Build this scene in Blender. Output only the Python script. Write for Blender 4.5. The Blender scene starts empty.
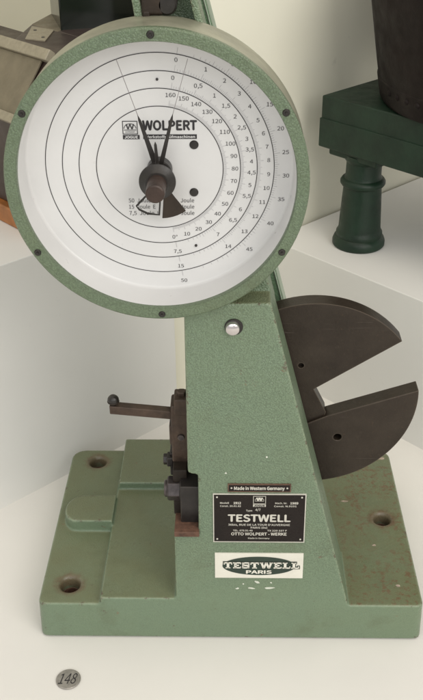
import bpy, bmesh, math, random
from mathutils import Vector, Matrix
random.seed(7)
scene = bpy.context.scene
C = scene.collection

# ------------------------------------------------------------------ camera
cam_d = bpy.data.cameras.new('camera')
cam = bpy.data.objects.new('camera', cam_d); C.objects.link(cam)
cr = Vector((0.99975761, 0.01965878, -0.00991253))
cu = Vector((-0.00167689, 0.51691648, 0.85603419))
cf = Vector((-0.02195253, 0.85581007, -0.51682415))
cp = Vector((0.00188087, -0.69333105, 0.77379717))
cam.matrix_world = Matrix(((cr.x, cu.x, -cf.x, cp.x), (cr.y, cu.y, -cf.y, cp.y), (cr.z, cu.z, -cf.z, cp.z), (0, 0, 0, 1)))
cam_d.sensor_fit = 'VERTICAL'; cam_d.sensor_height = 36.0; cam_d.lens = 942.923 / 700 * 36
cam_d.clip_start = 0.02; cam_d.clip_end = 100
scene.camera = cam

# ------------------------------------------------------------------ light (museum room: warm ceiling light, pale window light, added fill from the right front)
world = bpy.data.worlds.new('World'); scene.world = world; world.use_nodes = True
bg = world.node_tree.nodes['Background']
bg.inputs[0].default_value = (1.0, 0.98, 0.935, 1); bg.inputs[1].default_value = 0.66
def area(name, loc, target, size, power, col, size_y=None):
    l = bpy.data.lights.new(name, 'AREA'); l.energy = power; l.color = col; l.size = size
    if size_y: l.shape = 'RECTANGLE'; l.size_y = size_y
    o = bpy.data.objects.new(name, l); C.objects.link(o); o.location = loc
    o.rotation_euler = (Vector(target) - Vector(loc)).to_track_quat('-Z', 'Y').to_euler()
    return o
area('ceiling_or_fill_light', (0.25, -0.45, 2.6), (0.05, 0.2, 0.2), 2.4, 19, (1.0, 0.89, 0.74), 2.4)
area('ceiling_or_fill_light', (1.5, -1.9, 1.9), (0.05, 0.4, 0.3), 1.8, 45, (1.0, 0.97, 0.92), 1.6)  # added fill from the front right, brightens wall and left riser
area('window_light', (-0.75, -2.9, 1.95), (0, 0.1, 0.35), 2.4, 26, (0.94, 0.98, 1.0), 2.0)
scene.view_settings.view_transform = 'Standard'; scene.view_settings.look = 'None'
scene.view_settings.exposure = -0.12; scene.view_settings.gamma = 1.0
scene.view_settings.use_curve_mapping = False
scene.render.engine = 'CYCLES'

# ------------------------------------------------------------------ materials
def new_mat(name):
    m = bpy.data.materials.new(name); m.use_nodes = True
    nt = m.node_tree
    return m, nt, nt.nodes['Principled BSDF']
def N(nt, t, **kw):
    n = nt.nodes.new(t)
    for k, v in kw.items():
        if k.startswith('i_'):
            key = k[2:]
            key = int(key) if key.isdigit() else key.replace('_', ' ')
            n.inputs[key].default_value = v
        else: setattr(n, k, v)
    return n
def noise(nt, scale, detail=3, rough=.55, vec=None):
    n = N(nt, 'ShaderNodeTexNoise', i_Scale=scale, i_Detail=detail, i_Roughness=rough)
    if vec is not None: nt.links.new(vec, n.inputs['Vector'])
    return n
def ramp(nt, src, p0, p1, c0=(0, 0, 0, 1), c1=(1, 1, 1, 1)):
    r = N(nt, 'ShaderNodeValToRGB'); e = r.color_ramp.elements
    e[0].position = p0; e[1].position = p1; e[0].color = c0; e[1].color = c1
    nt.links.new(src, r.inputs[0]); return r
def mix(nt, fac, a, b, bt='MIX'):
    m = N(nt, 'ShaderNodeMix', data_type='RGBA', blend_type=bt)
    if isinstance(fac, (int, float)): m.inputs[0].default_value = fac
    else: nt.links.new(fac, m.inputs[0])
    for s, k in ((a, 6), (b, 7)):
        if isinstance(s, tuple): m.inputs[k].default_value = s if len(s) == 4 else s + (1,)
        else: nt.links.new(s, m.inputs[k])
    return m.outputs[2]
def math_(nt, op, a, b=None):
    m = N(nt, 'ShaderNodeMath', operation=op)
    for s, k in ((a, 0), (b, 1)):
        if s is None: continue
        if isinstance(s, (int, float)): m.inputs[k].default_value = s
        else: nt.links.new(s, m.inputs[k])
    return m.outputs[0]
def geo_pos(nt): return N(nt, 'ShaderNodeNewGeometry').outputs['Position']
def bump(nt, bsdf, h, strength, dist):
    b = N(nt, 'ShaderNodeBump', i_Strength=strength, i_Distance=dist)
    nt.links.new(h, b.inputs['Height']); nt.links.new(b.outputs[0], bsdf.inputs['Normal'])

def simple(name, col, rough=.5, metal=0., var=.25, scale=60, bmp=.15, bscale=300, spec=.5, edge=None):
    m, nt, b = new_mat(name); pos = geo_pos(nt)
    n = noise(nt, scale, 4, .6, pos)
    c = ramp(nt, n.outputs[0], .3, .7, tuple(x * (1 - var) for x in col) + (1,), tuple(min(1, x * (1 + var)) for x in col) + (1,))
    co = c.outputs[0]
    if edge:                                                     # paler corners: rubbed oxide on steels, painted gloss highlight on the stand
        bv = N(nt, 'ShaderNodeBevel', samples=4); bv.inputs['Radius'].default_value = .0016
        dt = N(nt, 'ShaderNodeVectorMath', operation='DOT_PRODUCT'); nt.links.new(bv.outputs[0], dt.inputs[0]); nt.links.new(N(nt, 'ShaderNodeNewGeometry').outputs['Normal'], dt.inputs[1])
        eg = ramp(nt, math_(nt, 'ADD', dt.outputs['Value'], math_(nt, 'MULTIPLY', math_(nt, 'SUBTRACT', noise(nt, 140, 4, .7, pos).outputs[0], .5), .16)), .88, .98, (1, 1, 1, 1), (0, 0, 0, 1))
        co = mix(nt, math_(nt, 'MULTIPLY', eg.outputs[0], .6), co, edge)
    nt.links.new(co, b.inputs['Base Color'])
    b.inputs['Metallic'].default_value = metal; b.inputs['Specular IOR Level'].default_value = spec
    rr = ramp(nt, noise(nt, scale * 2.3, 3, .6, pos).outputs[0], .3, .7, (rough * .8,) * 3 + (1,), (min(1, rough * 1.2),) * 3 + (1,))
    nt.links.new(rr.outputs[0], b.inputs['Roughness'])
    if bmp: bump(nt, b, noise(nt, bscale, 3, .6, pos).outputs[0], bmp, .001)
    return m

def hammer(name, col, warm_top=0.3, rust=False, bmp=.35, wear=0.):
    """hammertone enamel: cells of darker and lighter green, worn edges, upward faces tinted olive as if lit warm from above"""
    m, nt, b = new_mat(name); pos = geo_pos(nt)
    wn = noise(nt, 190, 2, .5, pos)
    wv = N(nt, 'ShaderNodeVectorMath', operation='MULTIPLY_ADD'); nt.links.new(wn.outputs['Color'], wv.inputs[0])
    wv.inputs[1].default_value = (.005, .005, .005); nt.links.new(pos, wv.inputs[2])
    zz = N(nt, 'ShaderNodeSeparateXYZ'); nt.links.new(pos, zz.inputs[0])
    ham = ramp(nt, zz.outputs['Z'], .055, .12, (.28,) * 3 + (1,), (1, 1, 1, 1)).outputs[0]
    vo = N(nt, 'ShaderNodeTexVoronoi', i_Scale=680., feature='F1'); nt.links.new(wv.outputs[0], vo.inputs['Vector'])
    cell = ramp(nt, vo.outputs['Distance'], .15, .75)
    base = mix(nt, cell.outputs[0], tuple(x * 1.10 for x in col), tuple(x * .74 for x in col))
    base = mix(nt, ham, tuple(x * .93 for x in col), base)
    big = ramp(nt, noise(nt, 9, 4, .6, pos).outputs[0], .35, .7)
    base = mix(nt, math_(nt, 'MULTIPLY', big.outputs[0], .22), base, tuple((col[0] * 1.1, col[1] * .93, col[2] * .72)))
    # olive tint painted on upward faces, stands in for warm overhead light
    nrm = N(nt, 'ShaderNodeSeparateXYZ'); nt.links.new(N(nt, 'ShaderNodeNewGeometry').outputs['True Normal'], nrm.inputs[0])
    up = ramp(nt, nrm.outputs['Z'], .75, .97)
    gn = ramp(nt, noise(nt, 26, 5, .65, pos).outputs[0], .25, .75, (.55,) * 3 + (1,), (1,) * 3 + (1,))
    g = math_(nt, 'MULTIPLY', math_(nt, 'MULTIPLY', up.outputs[0], gn.outputs[0]), warm_top)
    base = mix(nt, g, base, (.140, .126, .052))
    # darker oil and handling stains with shapes of their own
    st = ramp(nt, noise(nt, 21, 7, .68, pos).outputs[0], .54, .72)
    base = mix(nt, math_(nt, 'MULTIPLY', st.outputs[0], .42), base, tuple((col[0] * .62, col[1] * .52, col[2] * .42)))
    if rust:
        sp = N(nt, 'ShaderNodeSeparateXYZ'); nt.links.new(pos, sp.inputs[0])
        right = ramp(nt, sp.outputs['X'], .1, .135)
        rn = ramp(nt, noise(nt, 150, 7, .75, pos).outputs[0], .50, .60)
        rn2 = ramp(nt, noise(nt, 17, 3, .6, pos).outputs[0], .30, .55)
        f = math_(nt, 'MULTIPLY', math_(nt, 'MULTIPLY', right.outputs[0], rn.outputs[0]), math_(nt, 'MULTIPLY', rn2.outputs[0], up.outputs[0]))
        base = mix(nt, math_(nt, 'MULTIPLY', f, .62), base, (.150, .066, .034))
        # rust rings round the bolt holes and a few reddish scuffs elsewhere
        for (hx, hy) in ((-.165, .2374), (-.169, .0287), (.1735, .1341)):
            d = N(nt, 'ShaderNodeVectorMath', operation='DISTANCE'); nt.links.new(pos, d.inputs[0]); d.inputs[1].default_value = (hx, hy, .046)
            dn = math_(nt, 'ADD', d.outputs['Value'], math_(nt, 'MULTIPLY', noise(nt, 120, 4, .7, pos).outputs[0], .016))
            rr = ramp(nt, dn, .0195, .0270, (1, 1, 1, 1), (0, 0, 0, 1))
            base = mix(nt, math_(nt, 'MULTIPLY', rr.outputs[0], .7), base, (.12, .06, .032))
        sc = ramp(nt, noise(nt, 48, 6, .75, pos).outputs[0], .665, .70)
        base = mix(nt, math_(nt, 'MULTIPLY', sc.outputs[0], .6), base, (.20, .085, .045))
    # worn, paler edges
    pt = N(nt, 'ShaderNodeNewGeometry')
    ew = math_(nt, 'ADD', pt.outputs['Pointiness'], math_(nt, 'MULTIPLY', math_(nt, 'SUBTRACT', noise(nt, 60, 5, .7, pos).outputs[0], .5), .06))
    if wear:
        edge = ramp(nt, ew, .518, .562)
        base = mix(nt, math_(nt, 'MULTIPLY', edge.outputs[0], wear * .8), base, (.32, .37, .25))
        e2 = ramp(nt, math_(nt, 'ADD', pt.outputs['Pointiness'], math_(nt, 'MULTIPLY', math_(nt, 'SUBTRACT', noise(nt, 95, 6, .75, pos).outputs[0], .5), .40)), .556, .578)
        base = mix(nt, math_(nt, 'MULTIPLY', e2.outputs[0], wear), base, (.085, .052, .034))
    nt.links.new(base, b.inputs['Base Color'])
    rg = ramp(nt, noise(nt, 30, 4, .6, pos).outputs[0], .3, .7, (.24,) * 3 + (1,), (.48,) * 3 + (1,))
    nt.links.new(rg.outputs[0], b.inputs['Roughness'])
    b.inputs['Coat Weight'].default_value = .1; b.inputs['Coat Roughness'].default_value = .2
    bump(nt, b, math_(nt, 'ADD', math_(nt, 'MULTIPLY', math_(nt, 'MULTIPLY', vo.outputs['Distance'], -1.), ham), math_(nt, 'ADD', math_(nt, 'MULTIPLY', noise(nt, 700, 2, .5, pos).outputs[0], .3), math_(nt, 'MULTIPLY', noise(nt, 22, 2, .5, pos).outputs[0], 2.2))), bmp, .0012)
    return m

M = {}
GREEN = (.163, .228, .148)
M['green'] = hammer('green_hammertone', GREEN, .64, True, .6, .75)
M['bezel'] = hammer('bezel_hammertone', (.128, .176, .108), .0, False, .5)
M['rear'] = hammer('rear_green', (.13, .22, .13), .3)
M['drum'] = simple('drum_beige', (.32, .315, .235), .42, .25, .25, 22, .2, 160)
M['flange'] = simple('flange_pale_green', (.36, .43, .33), .45, 0, .2, 40)
M['white'] = simple('dial_white', (.64, .635, .63), .34, 0, .03, 22, .04, 90)
M['ink'] = simple('black_print', (.022, .020, .022), .5, 0, .2, 80, 0)
M['tick'] = simple('grey_print', (.42, .41, .42), .5, 0, .1, 80, 0)
M['hair'] = simple('hairline_grey', (.22, .20, .20), .45, 0, .1, 80, 0)
M['blackpaint'] = simple('black_enamel', (.020, .017, .015), .38, 0, .3, 90, .15, 400)
M['blackiron'] = simple('worn_black_iron', (.020, .017, .016), .42, .2, .4, 70, .3, 300, .5, (.10, .075, .06))
M['knobrown'] = simple('brown_knob', (.048, .029, .022), .42, .2, .3, 110, .2, 500)
M['iron'] = simple('dark_bare_iron', (.030, .021, .015), .55, .1, .45, 26, .3, 260, .35)
def worn_steel(name):
    m, nt, b = new_mat(name); pos = geo_pos(nt)
    c = ramp(nt, noise(nt, 16, 6, .65, pos).outputs[0], .3, .72, (.024, .017, .012, 1), (.050, .038, .028, 1)).outputs[0]
    sp = ramp(nt, noise(nt, 330, 5, .7, pos).outputs[0], .60, .72)
    c = mix(nt, math_(nt, 'MULTIPLY', sp.outputs[0], .45), c, (.085, .050, .030))
    for ang, sc_ in ((.5, 1), (-.3, 1.6)):                       # scuffs and drag scratches
        mp = N(nt, 'ShaderNodeMapping'); mp.inputs['Rotation'].default_value = (0, ang, 0); mp.inputs['Scale'].default_value = (14 * sc_, 60, 420 * sc_)
        nt.links.new(pos, mp.inputs[0])
        s1 = ramp(nt, noise(nt, 1, 3, .6, mp.outputs[0]).outputs[0], .63, .74)
        s2 = ramp(nt, noise(nt, 30, 2, .5, pos).outputs[0], .50, .66)
        c = mix(nt, math_(nt, 'MULTIPLY', math_(nt, 'MULTIPLY', s1.outputs[0], s2.outputs[0]), .6), c, (.12, .10, .085))
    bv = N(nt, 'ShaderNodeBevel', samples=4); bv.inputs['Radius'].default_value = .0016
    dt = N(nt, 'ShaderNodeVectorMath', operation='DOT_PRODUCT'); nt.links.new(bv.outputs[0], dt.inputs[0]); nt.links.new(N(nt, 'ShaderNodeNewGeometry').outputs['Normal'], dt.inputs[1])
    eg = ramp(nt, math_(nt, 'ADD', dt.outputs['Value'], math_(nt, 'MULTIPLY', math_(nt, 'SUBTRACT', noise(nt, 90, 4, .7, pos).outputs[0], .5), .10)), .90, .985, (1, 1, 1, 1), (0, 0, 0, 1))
    c = mix(nt, math_(nt, 'MULTIPLY', eg.outputs[0], .7), c, (.17, .135, .105))  # sheen along the corners painted into the colour as paler edges
    nt.links.new(c, b.inputs['Base Color']); b.inputs['Metallic'].default_value = .3; b.inputs['Specular IOR Level'].default_value = .4
    rg = ramp(nt, noise(nt, 24, 5, .65, pos).outputs[0], .3, .7, (.28,) * 3 + (1,), (.52,) * 3 + (1,)); nt.links.new(rg.outputs[0], b.inputs['Roughness'])
    bump(nt, b, noise(nt, 380, 4, .65, pos).outputs[0], .25, .0008)
    return m
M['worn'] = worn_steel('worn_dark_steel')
M['brown'] = simple('brown_oxidised_steel', (.058, .037, .026), .5, .3, .5, 60, .4, 300, .5, (.15, .11, .085))
M['rust'] = simple('rusty_steel', (.105, .052, .033), .75, .05, .5, 110, .5, 350, .5, (.17, .11, .075))
M['steel'] = simple('dark_steel', (.060, .050, .050), .36, .5, .4, 90, .25, 300, .5, (.20, .17, .15))
M['chrome'] = simple('polished_cap', (.62, .58, .58), .22, .9, .08, 60, .05, 200)
M['plate'] = simple('nameplate_black', (.012, .008, .007), .3, 0, .2, 60, .05, 200, .25)
M['alu'] = simple('aluminium_print', (.60, .58, .52), .42, .3, .1, 120, 0)
M['paper'] = simple('cream_label', (.70, .68, .60), .45, 0, .05, 60, .05, 200)
M['lgreen'] = simple('label_dark_green', (.018, .035, .024), .4, 0, .2, 60, 0)
M['chip'] = simple('bare_filler', (.62, .64, .56), .6, 0, .1, 200, 0)
M['barechip'] = simple('pinkish_primer', (.42, .34, .27), .6, 0, .35, 180, .2, 300)
M['pewter'] = simple('pewter_tag', (.33, .31, .28), .45, .5, .22, 150, .2, 400)
M['stand'] = simple('dark_green_cast_iron', (.009, .026, .014), .48, 0, .35, 24, .3, 200, .4, (.030, .040, .026))  # edge colour paints a glossy highlight on the corners
M['tank'] = simple('brown_black_tank', (.011, .007, .006), .65, 0, .35, 18, .45, 120, .2)
M['body'] = simple('dark_brown_lacquer', (.040, .025, .020), .42, 0, .3, 20, .2, 150)
M['wood'] = simple('orange_varnished_wood', (.36, .135, .035), .38, 0, .35, 25, .15, 150)
M['beige'] = simple('beige_metal', (.175, .148, .10), .5, .2, .16, 40, .2, 120)
M['blk'] = simple('glossy_black_box', (.010, .013, .010), .14, 0, .3, 12, .04, 60)
M['brass'] = simple('brass_label', (.31, .275, .205), .45, .3, .12, 160, .1, 220)
def plaster(name, col, rough=.6):
    m, nt, b = new_mat(name); pos = geo_pos(nt)
    n = ramp(nt, noise(nt, 3.5, 6, .6, pos).outputs[0], .3, .7, tuple(x * .96 for x in col) + (1,), tuple(min(1, x * 1.02) for x in col) + (1,))
    sp = ramp(nt, noise(nt, 260, 3, .7, pos).outputs[0], .69, .74)
    c = mix(nt, math_(nt, 'MULTIPLY', sp.outputs[0], .10), n.outputs[0], tuple(x * .6 for x in col))
    mp = N(nt, 'ShaderNodeMapping'); mp.inputs['Rotation'].default_value = (.3, .2, .8); mp.inputs['Scale'].default_value = (9, 120, 60); nt.links.new(pos, mp.inputs[0])
    s1 = ramp(nt, noise(nt, 1, 4, .6, mp.outputs[0]).outputs[0], .66, .76); s2 = ramp(nt, noise(nt, 7, 3, .6, pos).outputs[0], .5, .66)
    c = mix(nt, math_(nt, 'MULTIPLY', math_(nt, 'MULTIPLY', s1.outputs[0], s2.outputs[0]), .24), c, tuple(x * .55 for x in col))
    nt.links.new(c, b.inputs['Base Color']); b.inputs['Roughness'].default_value = rough
    b.inputs['Specular IOR Level'].default_value = .3
    bump(nt, b, noise(nt, 420, 3, .6, pos).outputs[0], .06, .001)
    return m
M['table'] = plaster('white_plinth_paint', (.76, .74, .70))
M['riser'] = plaster('white_riser_paint', (.76, .75, .725))
M['wall'] = plaster('cream_wall_paint', (.82, .80, .675), .7)

# ------------------------------------------------------------------ mesh helpers
class MB:
    def __init__(s): s.v = []; s.f = []
    def add(s, v, f):
        o = len(s.v); s.v += [tuple(p) for p in v]; s.f += [tuple(i + o for i in q) for q in f]; return s
    def box(s, x0, x1, y0, y1, z0, z1, fn=None):
        v = [(x, y, z) for z in (z0, z1) for y in (y0, y1) for x in (x0, x1)]
        if fn: v = [fn(*p) for p in v]
        return s.add(v, [(0, 2, 3, 1), (4, 5, 7, 6), (0, 1, 5, 4), (1, 3, 7, 5), (3, 2, 6, 7), (2, 0, 4, 6)])
    def prism(s, pts0, pts1):
        """two matching rings of 3-D points, capped"""
        n = len(pts0)
        return s.add(list(pts0) + list(pts1), [tuple(range(n))[::-1], tuple(range(n, 2 * n))] + [(i, (i + 1) % n, n + (i + 1) % n, n + i) for i in range(n)])
    def xz(s, poly, y0, y1):
        return s.prism([(x, y0, z) for x, z in poly], [(x, y1, z) for x, z in poly])
    def lathe(s, prof, o, axis='z', n=48, close=False):
        """profile of (radius, height) along an axis through o"""
        ring = []; v = []; f = []
        for r, h in prof:
            if r < 1e-7:
                ring.append([len(v)]); v.append((0, 0, h))
            else:
                ring.append(list(range(len(v), len(v) + n)))
                v += [(r * math.cos(2 * math.pi * k / n), r * math.sin(2 * math.pi * k / n), h) for k in range(n)]
        prs = list(zip(ring, ring[1:])) + ([(ring[-1], ring[0])] if close else [])
        for a, b in prs:
            for k in range(n):
                q = [a[k % len(a)], a[(k + 1) % len(a)], b[(k + 1) % len(b)], b[k % len(b)]]
                q2 = []
                for i in q:
                    if i not in q2: q2.append(i)
                if len(q2) > 2: f.append(tuple(q2))
        if callable(axis): tr = axis
        elif axis == 'z': tr = lambda p: (o[0] + p[0], o[1] + p[1], o[2] + p[2])
        elif axis == 'y': tr = lambda p: (o[0] + p[0], o[1] + p[2], o[2] + p[1])
        else: tr = lambda p: (o[0] + p[2], o[1] + p[0], o[2] + p[1])
        return s.add([tr(p) for p in v], f)
    def ball(s, o, r, n=20):
        return s.lathe([(r * math.sin(math.pi * k / 10), -r * math.cos(math.pi * k / 10)) for k in range(11)], o, 'z', n)
    def build(s, name, mat, parent=None, bevel=0, seg=2, angle=35):
        me = bpy.data.meshes.new(name); me.from_pydata(s.v, [], s.f); me.update()
        bm = bmesh.new(); bm.from_mesh(me); bmesh.ops.recalc_face_normals(bm, faces=bm.faces); bm.to_mesh(me); bm.free()
        me.polygons.foreach_set('use_smooth', [True] * len(me.polygons)); me.set_sharp_from_angle(angle=math.radians(angle))
        me.materials.append(M[mat]); ob = bpy.data.objects.new(name, me); C.objects.link(ob)
        if parent: ob.parent = parent
        if bevel:
            b = ob.modifiers.new('bevel', 'BEVEL'); b.width = bevel; b.segments = seg; b.limit_method = 'ANGLE'; b.angle_limit = math.radians(40); b.harden_normals = True
        return ob
def apply_mods(ob):
    dg = bpy.context.evaluated_depsgraph_get(); me = bpy.data.meshes.new_from_object(ob.evaluated_get(dg))
    ob.modifiers.clear(); old = ob.data; ob.data = me; bpy.data.meshes.remove(old)
def thing(name, label, cat, loc=(0, 0, 0)):
    o = bpy.data.objects.new(name, None); C.objects.link(o); o.location = loc; o.empty_display_size = .02
    o['label'] = label; o['category'] = cat; return o
def flat_children_fix(root):
    """parts were built in world coordinates: keep them there under a moved Empty"""
    bpy.context.view_layer.update()
    for ch in root.children: ch.matrix_parent_inverse = root.matrix_world.inverted()
FONT = None
try:      # the sans face that ships inside Blender itself; the built-in face serves if it is missing
    import os
    FONT = bpy.data.fonts.load(os.path.join(bpy.utils.resource_path('LOCAL'), 'datafiles', 'fonts', 'Noto Sans CJK Regular.woff2'))
except Exception:
    FONT = None
_tc = {}
def text_geo(body, bold=0., spacing=1.):
    k = (body, spacing)
    if k in _tc: return _tc[k]
    cu_ = bpy.data.curves.new('t', 'FONT'); cu_.body = body; cu_.font = FONT or cu_.font; cu_.size = 1; cu_.align_x = 'CENTER'; cu_.align_y = 'CENTER'
    cu_.space_character = spacing; cu_.resolution_u = 3; cu_.fill_mode = 'FRONT'
    ob = bpy.data.objects.new('t', cu_); C.objects.link(ob)
    me = bpy.data.meshes.new_from_object(ob.evaluated_get(bpy.context.evaluated_depsgraph_get()))
    v = [tuple(p.co) for p in me.vertices]; f = [tuple(p.vertices) for p in me.polygons]
    xs = [p[0] for p in v]; ys = [p[1] for p in v]
    res = (v, f, (min(xs), max(xs), min(ys), max(ys)))
    bpy.data.objects.remove(ob); bpy.data.curves.remove(cu_); bpy.data.meshes.remove(me)
    _tc[k] = res; return res
def put_text(mb, body, x, z, h, fn, w=None, bold=0., align='c', capw=None):
    """text centred (or left / right aligned) at x, z: cap height h, optional width w, mapped to 3-D by fn(u, v)"""
    v, f, (a, b, c, d) = text_geo(body, bold)
    hb_ = text_geo('H')[2]; sy = h / (hb_[3] - hb_[2])
    sx = w / (b - a) if w else sy * 1.18
    off = {'c': (a + b) / 2, 'l': a, 'r': b}[align]
    zc = (text_geo('H')[2][2] + text_geo('H')[2][3]) / 2
    sh = [(0, 0)] if bold < .005 else [(math.cos(q) * bold * .8, math.sin(q) * bold * .8) for q in (0, 1.57, 3.14, 4.71)]
    for i, (du, dv) in enumerate(sh):      # heavier strokes: copies a hair apart, each a few microns above the last
        pts = [Vector(fn(x + (p[0] - off + du) * sx, z + (p[1] - zc + dv) * sy)) for p in v]
        e0 = Vector(fn(x, z)); nn = (Vector(fn(x + .001, z)) - e0).cross(Vector(fn(x, z + .001)) - e0).normalized()
        mb.add([p + nn * (i * .00002) for p in pts], f)
def ribbon(mb, pts, w, fn, closed=False):
    n = len(pts); L = []; Rr = []
    for i in range(n):
        p = Vector(pts[i]); a = Vector(pts[(i - 1) % n if closed else max(i - 1, 0)]); b = Vector(pts[(i + 1) % n if closed else min(i + 1, n - 1)])
        t = (b - a).normalized(); nn = Vector((-t.y, t.x)) * w / 2
        L.append(p + nn); Rr.append(p - nn)
    m = n if closed else n - 1
    mb.add([fn(*p) for p in L] + [fn(*p) for p in Rr], [(i, (i + 1) % n, n + (i + 1) % n, n + i) for i in range(m)])

# ------------------------------------------------------------------ setting (display corner turned 45 degrees to the machine)
A = Vector((.7, -.714, 0)); B = Vector((.726, .688, 0))
def AB(a, b, z): p = A * a + B * b; return (p.x, p.y, z)
def struct(ob): ob['kind'] = 'structure'; return ob
struct(MB().box(-1.6, 1.6, -1.6, 2.2, -.06, 0).build('plinth_top', 'table'))
struct(MB().box(-1.15, -.345, -1.3, .2293, -.03, .3203, AB).build('riser_block_left', 'riser', None, .0012))
struct(MB().box(-.352, 1.3, .4151, 1.6, -.031, .2155, AB).build('riser_block_right', 'riser', None, .0012))
struct(MB().box(-.374, -.358, .222, 1.61, -.032, 1.25, AB).build('wall_right', 'wall'))
struct(MB().box(-1.3, -1.151, -2.2, 1.62, -.033, 1.6, AB).build('wall_left', 'wall'))

# ------------------------------------------------------------------ the impact tester
T = thing('pendulum_impact_tester', 'green hammertone pendulum impact tester with large round white dial on a cast base', 'testing machine', (0, .13, 0))
ZB = .049
def rrect(x0, x1, y0, y1, radii, n=7):
    out = []
    for (cx, cy, a0, r) in ((x1 - radii[0], y1 - radii[0], 0, radii[0]), (x0 + radii[1], y1 - radii[1], 90, radii[1]), (x0 + radii[2], y0 + radii[2], 180, radii[2]), (x1 - radii[3], y0 + radii[3], 270, radii[3])):
        out += [(cx + r * math.cos(math.radians(a0 + 90 * k / n)), cy + r * math.sin(math.radians(a0 + 90 * k / n))) for k in range(n + 1)]
    return out
def zprism(mb, poly, z0, z1, top=None):
    top = top or poly
    return mb.prism([(x, y, z0) for x, y in poly], [(x, y, z1) for x, y in top])
plate = zprism(MB(), rrect(-.2, .2, 0, .2625, (.012, .016, .008, .008)), .0012, ZB, rrect(-.1985, .1985, .0006, .2615, (.012, .016, .008, .008))).build('base_casting', 'green')
cut = MB()
HOLES = ((-.165, .2374, .0095), (-.169, .0287, .0100), (.1735, .1341, .0090))
for hx, hy, hr in HOLES:
    cut.lathe([(0, -.01), (hr, -.01), (hr, ZB - .0035), (hr + .0035, ZB + .001), (hr + .0035, ZB + .02), (0, ZB + .02)], (hx, hy, 0), 'z', 28)
cutter = cut.build('cutter', 'green')
bo = plate.modifiers.new('b', 'BOOLEAN'); bo.operation = 'DIFFERENCE'; bo.object = cutter; bo.solver = 'EXACT'
apply_mods(plate); bpy.data.objects.remove(cutter)
extra = MB()
# raised pad left of the column, higher step behind it, rounded tab on the left plate
zprism(extra, [(-.1335, .0005), (-.02, .0005), (-.02, .2), (-.1335, .2)], .02, .0575)
zprism(extra, [(-.1315, .174), (-.03, .174), (-.03, .2612), (-.1315, .2612)], .021, .0675)
zprism(extra, [(-.1325, .1105), (-.1325, .156), (-.160, .156)] + [(-.168 + .0215 * math.cos(math.radians(t)) * .95, .132 + .0235 * math.sin(math.radians(t))) for t in range(100, 250, 12)] + [(-.170, .1105)], .022, .0645)
# front column: face leans back slightly from the front of the base, sides sloped
def lean(z): return max(.0002, (z - .047) * .0615)
outl = [(-.0555, .04), (.1235, .04), (.1218, .047), (.0355, .389), (-.0400, .389), (-.0402, .2125), (-.0305, .2105), (-.0309, .1443), (-.0548, .1443)]
extra.prism([(x, lean(z), z) for x, z in outl], [(x, .079, z) for x, z in outl])
# upper column behind the dial, open channel at its head
def xr(z): return .0362 - .2485 * (z - .389)
def xl(z): return -.040 if z < .385 else -.040 - .1385 * (z - .385)
def up(z0, z1, y0, y1, l=None, r=None):
    l = l or xl; r = r or xr
    extra.xz([(l(z0), z0), (r(z0), z0), (r(z1), z1), (l(z1), z1)], y0, y1)
up(.37, .53, .0445, .0785); up(.52, .665, .066, .0785)
up(.525, .665, .0465, .078, None, lambda z: xl(z) + .0068); up(.525, .665, .0465, .078, lambda z: xr(z) - .0062, None)
ex = extra.build('extra', 'green')
# join and remesh into one cast body with soft edges and fillets
bm = bmesh.new(); bm.from_mesh(plate.data); bm.from_mesh(ex.data); bm.to_mesh(plate.data); bm.free(); bpy.data.objects.remove(ex)
rm = plate.modifiers.new('r', 'REMESH'); rm.mode = 'VOXEL'; rm.voxel_size = .0013; rm.use_smooth_shade = True
sm = plate.modifiers.new('s', 'SMOOTH'); sm.factor = .5; sm.iterations = 9
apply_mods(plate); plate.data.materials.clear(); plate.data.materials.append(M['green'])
plate.data.polygons.foreach_set('use_smooth', [True] * len(plate.data.polygons)); plate.parent = T
MB().box(-.194, .194, .006, .256, -.0002, .004).build('contact_line_foot', 'iron', T)  # inset foot added so a dark shade line shows under the base
for hx, hy, hr in HOLES:
    MB().lathe([(0, .006), (hr - .0003, .006), (hr - .0003, .034), (hr - .0012, .034), (hr - .0012, .0065), (0, .0065)], (hx, hy, 0), 'z', 24).build('bolt_hole_sleeve', 'rust', T)
# rear column
def xrr(z): return .0440 - .258 * (z - .3673)
MB().prism([(x, .126, z) for x, z in [(-.03, .04), (.082, .04), (xrr(.215), .215), (xrr(.665), .665), (-.083, .665), (-.036, .38)]],
           [(x, .152, z) for x, z in [(-.03, .04), (.082, .04), (xrr(.215), .215), (xrr(.665), .665), (-.083, .665), (-.036, .38)]]).build('rear_column', 'rear', T, .002)
MB().prism([(xrr(z) - .001, .1245, z) for z in (.28, .664)] + [(xrr(z) - .0022, .1245, z) for z in (.664, .28)],
           [(xrr(z) + .0015, .1535, z) for z in (.28, .664)] + [(xrr(z) - .0022, .1535, z) for z in (.664, .28)]).build('rear_column_rib', 'flange', T, .001)
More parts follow.
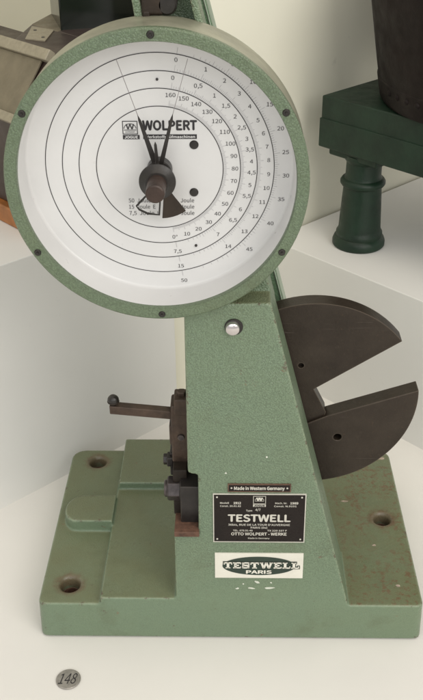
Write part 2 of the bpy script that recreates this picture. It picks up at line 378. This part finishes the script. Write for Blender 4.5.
# paint chips on the front of the column
def colf(x, z, d=.0): return (x, lean(z) - d, z)
for cx, cz, w, h, ang in ((.0275, .0800, .0075, .0030, -25), (.0415, .0795, .0022, .0018, 10), (.0075, .0715, .0040, .0020, 10), (.0215, .0720, .0080, .0020, -8), (.0400, .0725, .0120, .0022, 4), (-.0040, .2130, .0022, .0018, 0), (.0345, .2315, .0022, .0020, 0), (.0135, .0775, .0018, .0014, 0)):
    pts = []
    for k in range(9):
        t = 2 * math.pi * k / 9; rr = .5 * random.uniform(.6, 1.1)
        u, w_ = w * rr * math.cos(t), h * rr * math.sin(t); s, c_ = math.sin(math.radians(ang)), math.cos(math.radians(ang))
        pts.append((cx + u * c_ - w_ * s, cz + u * s + w_ * c_))
    MB().prism([colf(x, z, .0005) for x, z in pts], [colf(x, z, -.001) for x, z in pts]).build('paint_chip', 'chip', T)

# bare patches on the top of the right plate
for cx, cy, w, h in ((.1865, .2465, .011, .006), (.1760, .0290, .006, .004), (.1330, .1640, .010, .003), (.1590, .0900, .005, .003)):
    pts = [(cx + w * .5 * math.cos(2 * math.pi * k / 11) * random.uniform(.6, 1.1), cy + h * .5 * math.sin(2 * math.pi * k / 11) * random.uniform(.6, 1.1)) for k in range(11)]
    zprism(MB(), pts, ZB - .002, ZB + .0004).build('paint_chip', 'barechip', T)
# chrome cap in its dark ring
cz = .3665; cy0 = lean(cz)
MB().lathe([(0, -.0006), (.0078, -.0006), (.0082, .0), (.0082, .004), (0, .004)], (.0032, cy0, cz), 'y', 32).build('cap_ring', 'blackpaint', T)
cap = MB().lathe([(0, -.0062), (.0042, -.0060), (.0058, -.0048), (.0064, -.0028), (.0064, .002), (0, .002)], (.0022, cy0, cz), 'y', 32).build('push_button_cap', 'chrome', T)

# ---------------------------------------------------------------- dial
DX, DZ = -.0574, .5033
def D(y): return lambda u, v: (DX + u, y, DZ + v)
house = MB().lathe([(.1180, .0085), (.1192, .0085), (.1192, .0480), (.1180, .0500), (.1120, .0500), (.1120, .0430), (.1165, .0420), (.1170, .034)], (DX, 0, DZ), 'y', 128, True).build('dial_housing', 'drum', T)
MB().lathe([(.1096, .0042), (.1102, .0030), (.1184, .0030), (.1197, .0042), (.1197, .0090), (.1190, .0096), (.1096, .0096)], (DX, 0, DZ), 'y', 128, True).build('bezel', 'bezel', T)
for k in range(6):
    a = math.radians(60 * k)
    sx, sz = DX + .1148 * math.sin(a), DZ + .1148 * math.cos(a)
    s_ = MB().lathe([(0, .0006), (.0008, .0006), (.0010, .0018), (.0022, .0018), (.0029, .0026), (.0030, .0034), (0, .0034)], (sx, 0, sz), 'y', 20).build('screw', 'blackpaint', T)
FY = .0405
face = MB().lathe([(0, FY), (.1070, FY), (.1090, FY - .001), (.1094, FY - .004), (.1094, .0088), (.1110, .0088), (.1110, FY + .0015), (0, FY + .0015)], (DX, 0, DZ), 'y', 128).build('dial_face', 'white', T, 0, 2, 60)
P1 = D(FY - .0003); P2 = D(FY - .0005)
rings = MB()
for r in (.0932, .0794, .0658, .0517):
    ribbon(rings, [(r * math.sin(2 * math.pi * k / 160), r * math.cos(2 * math.pi * k / 160)) for k in range(160)], .00062, P1, True)
rings.build('scale_circles', 'ink', face)
S50 = [('5', 35.2), ('10', 46.9), ('15', 59.2), ('20', 71.1), ('25', 82.3), ('30', 93.4), ('35', 105.0), ('40', 117.9), ('45', 134.3), ('50', 170.3)]
S15 = list(zip([str(i) for i in range(16)], [10.2, 25.7, 36.6, 46.4, 54.9, 63.2, 70.7, 78.1, 85.4, 93.1, 100.9, 109.1, 118.0, 128.6, 141.1, 170.3]))
S75 = list(zip(['0', '0,5', '1', '1,5', '2', '2,5', '3', '3,5', '4', '4,5', '5', '5,5', '6', '6,5', '7', '7,5'], [9.9, 25.7, 37.0, 46.3, 54.9, 62.8, 70.6, 77.6, 85.4, 92.6, 100.9, 108.4, 118.3, 127.0, 141.0, 170.3]))
SAN = [(str(v) + ('°' if v == 0 else ''), 170 - v) for v in range(160, -1, -10)]
ticks = MB()
for sc, rt, r0, nsub, name in ((S50, .1030, .0938, 10, 'joule_numeral'), (S15, .0889, .0800, 10, 'joule_numeral'), (S75, .0749, .0664, 10, 'joule_numeral'), (SAN, .0613, .0523, 10, 'degree_numeral')):
    for t, a in sc:
        mb = MB(); a = math.radians(a); put_text(mb, t, rt * math.sin(a), rt * math.cos(a), .0032, P1, None, 0)
        mb.build(name, 'ink', face)
    full = ([('0', 10.2), ('2.5', 25.7)] if sc is S50 else []) + list(sc)
    if sc is S50: full = [('0', 10.2)] + list(sc)
    for (t0, a0), (t1, a1) in zip(full, full[1:]):
        for k in range(nsub):
            # linear between numerals except in the wide end gaps, where energy grows with the square of the angle
            q = k / nsub
            if a1 - a0 > 20 and a0 < 20: q = q ** .5
            elif a1 - a0 > 20: q = 1 - (1 - q) ** .5
            a = math.radians(a0 + (a1 - a0) * q); l = .0046 if k == 0 else (.0034 if k == 5 else .0022)
            ribbon(ticks, [(r0 * math.sin(a), r0 * math.cos(a)), ((r0 + l) * math.sin(a), (r0 + l) * math.cos(a))], .00026, P1)
    a = math.radians(full[-1][1]); ribbon(ticks, [(r0 * math.sin(a), r0 * math.cos(a)), ((r0 + .0046) * math.sin(a), (r0 + .0046) * math.cos(a))], .0003, P1)
ticks.build('scale_ticks', 'tick', face)
let = MB()
put_text(let, 'WOLPERT', .0092, .0362, .0074, P1, .0430, .020); let.build('maker_name', 'ink', face)
for i, (l, r_) in enumerate((('50  Joule  I', 'Joule'), ('15  Joule  E', 'Joule'), ('7,5  Joule  II', 'Joule'))):
    z = -.0275 - .0056 * i
    for tx, xx, al in ((l, -.0270, 'l'), (r_, .0275, 'r')):
        let = MB(); put_text(let, tx, xx, z, .0034, P1, {'50  Joule  I': .0215, '15  Joule  E': .0222, '7,5  Joule  II': .0255}.get(tx, .0112), .0, al); let.build('energy_lettering', 'ink', face)
let = MB()
# maker's mark: square frame with a W in an arch
fr = [(-.0286, .0396), (-.0164, .0396), (-.0164, .0289), (-.0286, .0289)]
ribbon(let, [(-.0286, .0396), (-.0164, .0396)], .0006, P1); ribbon(let, [(-.0286, .0292), (-.0164, .0292)], .0006, P1)
ribbon(let, [(-.0283, .0393), (-.0283, .0295)], .0006, P1); ribbon(let, [(-.0167, .0393), (-.0167, .0295)], .0006, P1)
put_text(let, 'W', -.0225, .0352, .0040, P1, .0064, .008)
ribbon(let, [(-.0225 + .0048 * math.cos(math.radians(t)), .0336 + .0040 * math.sin(math.radians(t))) for t in range(0, 181, 15)], .0005, P1)
ribbon(let, [(-.0275, .0325), (-.0175, .0325)], .0005, P1); put_text(let, 'GERMANY', -.0225, .0309, .0013, P1, .008)
let.build('maker_mark', 'ink', face)
bars = MB(); bars.add([P1(-.0286, .0284), P1(-.0152, .0284), P1(-.0152, .0249), P1(-.0286, .0249)], [(0, 1, 2, 3)])
bars.add([P1(-.0123, .0288), P1(.0307, .0288), P1(.0307, .0250), P1(-.0123, .0250)], [(0, 1, 2, 3)])
bars.build('lettering_bar', 'ink', face)
wl = MB(); put_text(wl, 'JOGUE', -.0219, .0267, .0019, P2, .0105, .02); put_text(wl, 'Werkstoffprüfmaschinen', .0092, .0269, .0021, P2, .0400, .012)
wl.build('bar_lettering', 'white', face)
for (x, z, r) in ((.0283, .0201, .0037), (.0275, -.0204, .0037), (.0006, .0727, .0011), (.0283, -.0684, .0012)):
    MB().lathe([(0, FY - .0016), (r * .25, FY - .0016), (r * .75, FY - .0014), (r, FY - .0004), (r, FY + .001), (0, FY + .001)], (DX + x, 0, DZ + z), 'y', 20).build('dial_screw', 'blackpaint', T)
# pointers, hub and knob
def flat(name, poly, y0, y1, mat): return MB().xz([(DX + x, DZ + z) for x, z in poly], y0, y1).build(name, mat, T, .0003, 1)
def needle(tip, w0, y, tail=None, name='pointer'):
    t = Vector(tip); n = Vector((-t.y, t.x)).normalized(); b = t.normalized() * .006
    sh = t * .90
    poly = [b + n * w0, sh + n * .0011, t, sh - n * .0011, b - n * w0]
    return flat(name, [tuple(p) for p in poly], y, y + .0011, 'blackpaint')
n1 = needle((-.0150, .0480), .0026, .0295); n2 = needle((.0130, .0500), .0020, .0265); needle((-.0016, .0285), .0016, .0235, name='short_pointer')
for nd, tip, end, y in ((n1, (-.0150, .0480), (-.0290, .0905), .0300), (n2, (.0130, .0500), (.0254, .0915), .0270)):
    hb = MB(); ribbon(hb, [tuple(Vector(tip) * .96), end], .00045, D(y)); ribbon(hb, [tuple(Vector(tip) * .96), end], .00045, D(y + .0004)); hb.build('hairline', 'hair', nd)
# tails: open wire triangle and solid sector
tw = MB(); pts = [(-.003, -.010), (-.0195, -.0275), (-.0172, -.0305), (-.0105, -.0340), (-.0010, -.0352), (.0012, -.012)]
lo = []; 
for y in (.0275, .0287): 
    ribbon(tw, pts, .0014, D(y), True)
tw.build('pointer_tail_frame', 'blackpaint', T)
sec = [(.004, -.012)] + [(.0012 + (.0350) * math.sin(math.radians(t)), -.001 - .0350 * math.cos(math.radians(t)) ) for t in (1, 8, 15, 22, 29, 35)] + [(.0130, -.0185), (.0085, -.012)]
flat('pointer_tail_weight', sec, .0225, .0245, 'iron')
MB().lathe([(0, .0180), (.0050, .0180), (.0050, .0290), (.0096, .0290), (.0104, .0300), (.0104, .0345), (.0104, .0405), (0, .0405)], (DX, 0, DZ), 'y', 40).build('pointer_hub', 'blackpaint', T)
MB().lathe([(0, .0060), (.0092, .0060), (.0096, .0066), (.0138, .0098), (.0146, .0104), (.0147, .0116), (.0140, .0124), (.0060, .0130), (.0060, .021), (0, .021)], (DX, 0, DZ), 'y', 48).build('hub_washer', 'blackpaint', T)
MB().lathe([(0, -.0160), (.0062, -.0160), (.0073, -.0152), (.0076, -.0140), (.0076, .0070), (0, .0070)], (DX, 0, DZ), 'y', 40).build('centre_knob', 'knobrown', T)

# head mechanism in the open channel above the dial
hm = MB().box(-.0670, -.0500, .0440, .0665, .6225, .6480).build('bearing_block', 'iron', T, .0025)
MB().lathe([(0, -.006), (.006, -.006), (.0075, -.004), (.0075, .012), (0, .012)], (-.0475, .0500, .6300), 'y', 24).build('bearing_bolt', 'blackpaint', T)
MB().box(-.0560, -.0400, .0460, .0665, .6290, .6400).build('latch_bar', 'steel', T, .002)
MB().box(-.0660, -.0605, .0430, .0665, .6080, .6260).build('latch_pin', 'iron', T, .0015)

# ---------------------------------------------------------------- pendulum
px_, pz_, pr_ = .0816, .2490, .1045
def arc(a0, a1, n): return [(px_ + pr_ * math.cos(math.radians(a0 + (a1 - a0) * k / n)), pz_ + pr_ * math.sin(math.radians(a0 + (a1 - a0) * k / n))) for k in range(n + 1)]
def drilled(ob, x, z, r):
    c_ = MB().lathe([(0, .07), (r, .07), (r, .098), (0, .098)], (x, 0, z), 'y', 24).build('cutter', 'iron', ob.parent)
    bo = ob.modifiers.new('b', 'BOOLEAN'); bo.operation = 'DIFFERENCE'; bo.object = c_; bo.solver = 'EXACT'
    apply_mods(ob); bpy.data.objects.remove(c_)
    ob.data.polygons.foreach_set('use_smooth', [True] * len(ob.data.polygons)); ob.data.set_sharp_from_angle(angle=math.radians(35))
    b = ob.modifiers.new('bevel', 'BEVEL'); b.width = .0008; b.segments = 2; b.limit_method = 'ANGLE'; b.angle_limit = math.radians(40); b.harden_normals = True
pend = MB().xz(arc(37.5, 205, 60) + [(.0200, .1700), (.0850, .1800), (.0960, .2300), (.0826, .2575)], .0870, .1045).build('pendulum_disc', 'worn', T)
drilled(pend, .0690, .2850, .0030)
lowp = [p for p in arc(195, 365.0, 64) if p[1] < .2105 + (p[0] - .062) * .52 or p[0] > .09] + [(.0975, .2275), (.0620, .2105)]
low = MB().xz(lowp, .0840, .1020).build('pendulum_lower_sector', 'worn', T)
drilled(low, .1090, .2010, .0040)
arm = [(-.050, .520), (-.032, .520), (.050, .33), (.095, .27), (.06, .25), (.010, .33)]
MB().xz(arm, .092, .108).build('pendulum_arm', 'iron', T, .001)
MB().lathe([(0, .0475), (.011, .0475), (.011, .15), (0, .15)], (-.045, 0, .508), 'y', 24).build('pendulum_shaft', 'steel', T)

# ---------------------------------------------------------------- anvil, bolt and lever on the left of the column
MB().box(-.0545, -.0300, .0016, .0760, .1400, .1462).build('anvil_base', 'rust', T, .0008)
MB().box(-.0485, -.0296, .0165, .0500, .1445, .1905).build('anvil_block', 'blackiron', T, .0012)
MB().box(-.0560, -.0420, .0300, .0620, .1445, .2000).build('anvil_cheek', 'iron', T, .0012)
MB().lathe([(0, -.0650), (.0075, -.0650), (.0086, -.0640)] + [(.0086, -.0600), (0, -.0600)], (0, .034, .1748), 'x', 24).build('bolt_end', 'steel', T)
MB().lathe([(0, -.0620), (.0112, -.0620), (.0125, -.0607), (.0125, -.0492), (0, -.0492)], (0, .034, .1748), 'x', 6).build('hexagon_bolt_head', 'steel', T, .0008)
MB().lathe([(0, -.0495), (.0135, -.0495), (.0135, -.0470), (0, -.0470)], (0, .034, .1748), 'x', 28).build('bolt_washer', 'blackpaint', T)
MB().box(-.0600, -.0400, .0520, .0700, .1760, .2040).build('support_clamp', 'blackiron', T, .0015)
MB().box(-.0630, -.0560, .0480, .0600, .1900, .2010).build('clamp_screw', 'blackiron', T, .0015)
MB().box(-.0570, -.0390, .0440, .0660, .1985, .2660).build('lever_bracket', 'brown', T, .002)
MB().box(-.0535, -.0385, .0420, .0620, .2560, .2745).build('bracket_cap', 'brown', T, .0015)
MB().box(-.0590, -.0540, .0460, .0640, .2180, .2420).build('bracket_boss', 'brown', T, .002)
MB().lathe([(0, -.0665), (.0052, -.0665), (.0058, -.0658), (.0058, -.0600), (0, -.0600)], (0, .054, .1955), 'x', 6).build('clamp_nut', 'blackiron', T, .0005)
MB().lathe([(0, -.0022), (.0030, -.0018), (.0036, -.0006), (.0036, .001), (0, .001)], (-.0475, .0440, .2300), 'y', 20).build('bracket_screw', 'steel', T)
MB().lathe([(0, 0), (.0048, 0), (.0048, .0035), (.0042, .0042), (0, .0042)], (-.0462, .0520, .2744), 'z', 6).build('bracket_nut', 'brown', T, .0004)
lv0, lv1 = Vector((-.1155, .052, .2588)), Vector((-.0540, .054, .2510))
dx = (lv1 - lv0); hw = .0046
lever = MB().prism([lv0 + Vector((0, s, t)) * hw for s, t in ((-1, -1), (1, -1), (1, 1), (-1, 1))], [lv1 + Vector((0, s, t)) * hw for s, t in ((-1, -1), (1, -1), (1, 1), (-1, 1))]).build('release_lever', 'brown', T, .0008)
lb = MB().ball((-.1118, .0515, .2680), .0056, 28).build('lever_knob', 'blackpaint', lever)
MB().lathe([(.0057, -.0006), (.0059, 0), (.0057, .0006), (.0050, 0)], (-.1118, .0515, .2665), 'z', 28, True).build('knob_groove', 'iron', lever)

# ---------------------------------------------------------------- nameplates
def plate_obj(name, x0, x1, z0, z1, mat, rim, parent):
    def bx(m, a0, a1, c0, c1, d0, d1):
        v = [colf(x, z, d) for d in (d0, d1) for z in (c0, c1) for x in (a0, a1)]
        m.add(v, [(0, 1, 3, 2), (4, 6, 7, 5), (0, 4, 5, 1), (1, 5, 7, 3), (3, 7, 6, 2), (2, 6, 4, 0)]); return m
    p = bx(MB(), x0, x1, z0, z1, -.0005, .0010).build(name, mat, parent)
    if rim:
        w = .0009
        f = MB()
        for a in ((x0 - w, x1 + w, z1, z1 + w), (x0 - w, x1 + w, z0 - w, z0), (x0 - w, x0, z0, z1), (x1, x1 + w, z0, z1)): bx(f, a[0], a[1], a[2], a[3], -.0005, .0012)
        f.build('plate_rim', rim, p)
    return p
F = lambda u, v: colf(u, v, .0013)
F2 = lambda u, v: colf(u, v, .0016)
np_ = plate_obj('nameplate', -.0155, .0722, .1325, .1888, 'plate', 'alu', T)
xm = .0283
t = MB()
put_text(t, 'TESTWELL', xm, .1612, .0080, F, .0600, .018)
put_text(t, '36bis, RUE DE LA TOUR D\'AUVERGNE', xm, .1532, .0022, F, .0600, .01)
put_text(t, 'PARIS (9e)', xm, .1497, .0020, F, .0160, .01)
put_text(t, 'TEL. 878.91-48', .0030, .1462, .0019, F, .0190, .01, 'l'); put_text(t, 'TX 220 337 F', .0555, .1462, .0019, F, .0190, .01, 'r')
put_text(t, 'OTTO WOLPERT - WERKE', xm, .1420, .0033, F, .0540, .015)
put_text(t, 'Made in Germany', xm, .1368, .0017, F, .0210, .01)
put_text(t, 'Modell', -.0095, .1792, .0019, F, .0085, .01, 'l'); put_text(t, '1912', .0105, .1792, .0024, F, .0070, .02, 'r')
put_text(t, 'Const. 20.01.82', -.0095, .1756, .0019, F, .0200, .01, 'l')
put_text(t, 'Mach. Nr.', .0435, .1792, .0019, F, .0115, .01, 'l'); put_text(t, '1989', .0655, .1792, .0024, F, .0075, .02, 'r')
put_text(t, 'Const. N.9191', .0425, .1756, .0019, F, .0215, .01, 'l')
put_text(t, 'Type', .0155, .1703, .0019, F, .0060, .01, 'l'); put_text(t, '4/7', .0245, .1713, .0026, F, .0050, .01, 'l')
for a in (((.0222, .1872), (.0345, .1872)), ((.0222, .1785), (.0345, .1785)), ((.0225, .1872), (.0225, .1785)), ((.0342, .1872), (.0342, .1785))): ribbon(t, a, .0005, F)
put_text(t, 'W', .0283, .1838, .0034, F, .0056, .03)
ribbon(t, [(.0283 + .0042 * math.cos(math.radians(q)), .1822 + .0034 * math.sin(math.radians(q))) for q in range(0, 181, 15)], .0004, F)
ribbon(t, [(.0240, .1815), (.0326, .1815)], .0004, F)
t.add([F(.0222, .1778), F(.0345, .1778), F(.0345, .1748), F(.0222, .1748)], [(0, 1, 2, 3)])
t.build('nameplate_lettering', 'alu', np_)
t = MB(); put_text(t, 'JOGUE', .0283, .1763, .0018, F2, .0105, .02); t.build('mark_lettering', 'plate', np_)
for x in (-.0125, .0690):
    for z in (.1355, .1858):
        MB().lathe([(0, -.0003), (.0009, 0), (.0010, .0006), (0, .0006)], (x, lean(z) - .0014, z), 'y', 12).build('rivet', 'alu', np_)
sp_ = plate_obj('origin_plate', -.0012, .0572, .1928, .2002, 'plate', 'rust', T)
t = MB(); put_text(t, 'Made in Western Germany', .0280, .1965, .0035, F, .0480, .02); t.build('origin_lettering', 'alu', sp_)
for x in (.0014, .0546): MB().lathe([(0, -.0004), (.0009, 0), (.0010, .0006), (0, .0006)], (x, lean(.1965) - .0013, .1965), 'y', 12).build('rivet', 'alu', sp_)
lp = plate_obj('maker_label', -.0150, .0730, .0862, .1176, 'paper', None, T)
el = MB(); el.add([F(.0290 + .0365 * math.cos(2 * math.pi * k / 64), .1019 + .0117 * math.sin(2 * math.pi * k / 64)) for k in range(64)], [tuple(range(64))])
el.build('label_ellipse', 'lgreen', lp)
def slab(mb, ch, x, z, w, h, fn, st, g):
    def r(a0, a1, c0, c1): mb.add([fn(x + a0 - g, z + c0 - g), fn(x + a1 + g, z + c0 - g), fn(x + a1 + g, z + c1 + g), fn(x + a0 - g, z + c1 + g)], [(0, 1, 2, 3)])
    def q(x0, z0, x1, z1, k):
        mb.add([fn(x + x0 - k - g, z + z0 - g), fn(x + x0 + k + g, z + z0 - g), fn(x + x1 + k + g, z + z1 + g), fn(x + x1 - k - g, z + z1 + g)], [(0, 1, 2, 3)])
    s2 = st * .62
    if ch == 'T':
        r(0, w, h - s2, h); r(w / 2 - st / 2, w / 2 + st / 2, 0, h); r(w * .22, w * .78, 0, s2 * .8); r(0, st * .45, h * .62, h); r(w - st * .45, w, h * .62, h)
    elif ch == 'E':
        r(w * .12, w * .12 + st, 0, h); r(0, w, h - s2, h); r(0, w, 0, s2); r(w * .2, w * .72, h / 2 - s2 / 2, h / 2 + s2 / 2); r(w - st * .45, w, 0, h * .3); r(w - st * .45, w, h * .7, h)
    elif ch == 'L':
        r(w * .15, w * .15 + st, 0, h); r(0, w * .6, h - s2 * .8, h); r(0, w, 0, s2); r(w - st * .45, w, 0, h * .38)
    elif ch == 'S':
        r(0, w, h - s2, h); r(0, w, 0, s2); r(0, w, h / 2 - s2 * .6, h / 2 + s2 * .6); r(0, st * .9, h / 2, h); r(w - st * .9, w, 0, h / 2); r(w - st * .5, w, h * .66, h); r(0, st * .5, 0, h * .34)
    elif ch == 'W':
        k = st * .42
        q(w * .30, 0, w * .12, h, k); q(w * .30, 0, w * .5, h, k); q(w * .70, 0, w * .5, h, k); q(w * .70, 0, w * .88, h, k)
        r(0, w * .26, h - s2 * .8, h); r(w * .38, w * .62, h - s2 * .8, h); r(w * .74, w, h - s2 * .8, h)
def slab_word(mb, fn, g, dz):
    x = -.0062; i = 0
    for ch, w in zip('TESTWELL', (.0085, .0080, .0074, .0085, .0130, .0080, .0078, .0078)):
        slab(mb, ch, x, .0990, w, .0078, lambda u, v, i=i: fn(u, v, dz + i * .00001), .0026, g); x += w + .0009; i += 1
sw = lambda u, v, d: colf(u, v, d)
bk = MB(); slab_word(bk, sw, .0008, .00135); bk.build('label_letter_shadow', 'lgreen', lp)
t = MB(); slab_word(t, sw, 0., .00165); put_text(t, 'PARIS', .0290, .0945, .0040, F2, .0250, .02)
t.build('label_lettering', 'paper', lp)

# ------------------------------------------------------------------ number tag on the plinth
tg = thing('number_tag', 'small oval metal tag numbered 148 lying on the white plinth', 'number tag', (-.1625, -.0553, 0))
td = MB().lathe([(0, 0), (.0118, 0), (.0124, .0006), (.0124, .0012), (.0116, .0018), (0, .0018)], (-.1625, -.0553, .0002), 'z', 48).build('tag_disc', 'pewter', tg)
t = MB(); put_text(t, '148', 0, 0, .0125, lambda u, v: (-.1625 + u + .18 * v, -.0553 + v + .05 * u, .0022), .0170, 0); t.build('tag_number', 'ink', td)

# ------------------------------------------------------------------ neighbour on the left riser
La = thing('cabinet_apparatus', 'dark brown apparatus with sloping beige panel on an orange wooden board', 'apparatus', AB(-.6, .18, .32))
MB().box(-1.05, -.375, .052, .34, .3199, .3430, AB).build('wooden_board', 'wood', La, .003)
def prof(a0, a1, poly): return MB().prism([AB(a0, b, z) for b, z in poly], [AB(a1, b, z) for b, z in poly])
prof(-.95, -.385, [(.062, .3425), (.062, .452), (.107, .511), (.118, .511), (.150, .45), (.32, .45), (.32, .3425)]).build('body', 'body', La, .003)
def slope(s, t, d=0): return (.0605 + .0475 * s - .0030 * d, .4525 + .0610 * s + .0024 * d)
pan = prof(-.93, -.405, [slope(.07, 0, .2), slope(.93, 0, .2), slope(.93, 0, .9), slope(.07, 0, .9)]).build('sloping_panel', 'beige', La, .0008)
prof(-.945, -.392, [slope(.93, 0, -.3), slope(1.10, 0, -.3), slope(1.10, 0, 2.3), slope(.93, 0, 2.3)]).build('panel_bar', 'brass', La, .0015)
prof(-.945, -.392, [slope(-.07, 0, -.3), slope(.07, 0, -.3), slope(.07, 0, 2.0), slope(-.07, 0, 2.0)]).build('panel_bar', 'brass', La, .0015)
tb = [(-.4886, .119), (-.5497, .1862), (-.39, .1862), (-.39, .119)]
MB().prism([AB(a, b, .445) for a, b in tb], [AB(a, b, .516) for a, b in tb]).build('top_housing', 'body', La, .002)
tb = [(-.496, .187), (-.496, .26), (-.39, .26), (-.39, .187)]
MB().prism([AB(a, b, .445) for a, b in tb], [AB(a, b, .5157) for a, b in tb]).build('top_housing', 'body', La, .002)
tb = [(-.552, .187), (-.60, .26), (-.497, .26), (-.497, .187)]
MB().prism([AB(a, b, .445) for a, b in tb], [AB(a, b, .5155) for a, b in tb]).build('rear_housing', 'beige', La, .002)
tb = [(-.4823, .1326), (-.5348, .1772), (-.4972, .1835), (-.4574, .1433)]
lpz = MB().prism([AB(a, b, .5155) for a, b in tb], [AB(a, b, .5172) for a, b in tb]).build('rating_plate', 'brass', La)
for a, b in ((-.512, .1665), (-.474, .152)): MB().lathe([(.0022, 0), (.0018, .0008), (0, .001)], AB(a, b, .5171), 'z', 12).build('plate_screw', 'blackpaint', lpz)
MB().lathe([(.004, 0), (.0035, .002), (0, .0022)], AB(-.408, .1095, .5180), 'z', 12).build('bar_screw', 'blackpaint', La)
bb = [(-.4955, .1925), (-.4500, .285), (-.535, .33), (-.585, .24)]
MB().prism([AB(a, b, .45) for a, b in bb], [AB(a, b, .74) for a, b in bb]).build('black_cabinet', 'blk', La, .002)
hd = MB()
hd.lathe([(.0052, -.0005), (.0060, 0), (.0052, .0005), (.0046, 0)], (0, 0, 0), lambda p: tuple(Vector(AB(-.43 + p[0] * 2.2, .0605 + .0475 * (.55 + p[1] * 22), .4530 + .0610 * (.55 + p[1] * 22) + .003))), 24, True)
hd.build('panel_handle', 'blackpaint', La)

# ------------------------------------------------------------------ neighbour on the right riser
Rm = thing('cast_iron_stand', 'dark green cast iron stand with turned leg carrying a riveted brown tank', 'machine stand', (.178, .521, .2155))
lx, ly = .1785, .5215
MB().lathe([(0, .2153), (.0345, .2153), (.0362, .2175), (.0364, .2225), (.0345, .2275), (.0315, .2300), (.0320, .2325), (.0318, .2355), (.0298, .2385), (.0290, .2420), (.0262, .2950), (.0258, .3020), (.0285, .3035), (.0305, .3065), (.0305, .3095), (.0285, .3125), (.0255, .3140), (.0240, .3180), (.0238, .3360), (.0262, .3395), (.0275, .3420), (.0275, .3470), (0, .3470)], (lx, ly, 0), 'z', 56).build('turned_leg', 'stand', Rm)
MB().box(-.297, -.215, .4665, .5540, .3415, .3530, AB).build('leg_capital', 'stand', Rm, .003)
MB().box(-.311, .50, .4640, .6100, .3500, .4195, AB).build('beam', 'stand', Rm, .0025)
MB().box(-.3120, .49, .4620, .4700, .3505, .3900, AB).build('beam_fillet', 'stand', Rm, .002)
tc = Vector(AB(-.112, .632, 0)) + Vector((-.018, 0, 0))
tank = MB().lathe([(max(0, r - .052) if r else 0, z) for r, z in ((0, .4185), (.214, .4185), (.220, .4210), (.2230, .4260), (.2240, .4380), (.2300, .4700), (.2420, .54), (.252, .592), (.249, .600), (0, .600))], (tc.x, tc.y, 0), 'z', 96).build('riveted_tank', 'tank', Rm)
band = MB().lathe([(.1715, .4340), (.1728, .4345), (.1756, .4500), (.1742, .4520)], (tc.x, tc.y, 0), 'z', 96); band.build('tank_band', 'tank', tank)
def tr_(z): return .172 + (z - .438) * .1795
for k in range(16):
    an = math.radians(196 + k * 6.4)
    q = Vector((math.cos(an), math.sin(an), 0)); zc_ = .4425; c_ = tc + q * .1732
    MB().ball((c_.x, c_.y, zc_), .0042, 10).build('rivet', 'tank', tank)
for k in range(8):
    an = math.radians(221); q = Vector((math.cos(an), math.sin(an), 0)); z = .462 + k * .0165; c_ = tc + q * tr_(z)
    MB().ball((c_.x, c_.y, z), .0042, 10).build('rivet', 'tank', tank)

for root in (T, tg, La, Rm): flat_children_fix(root)
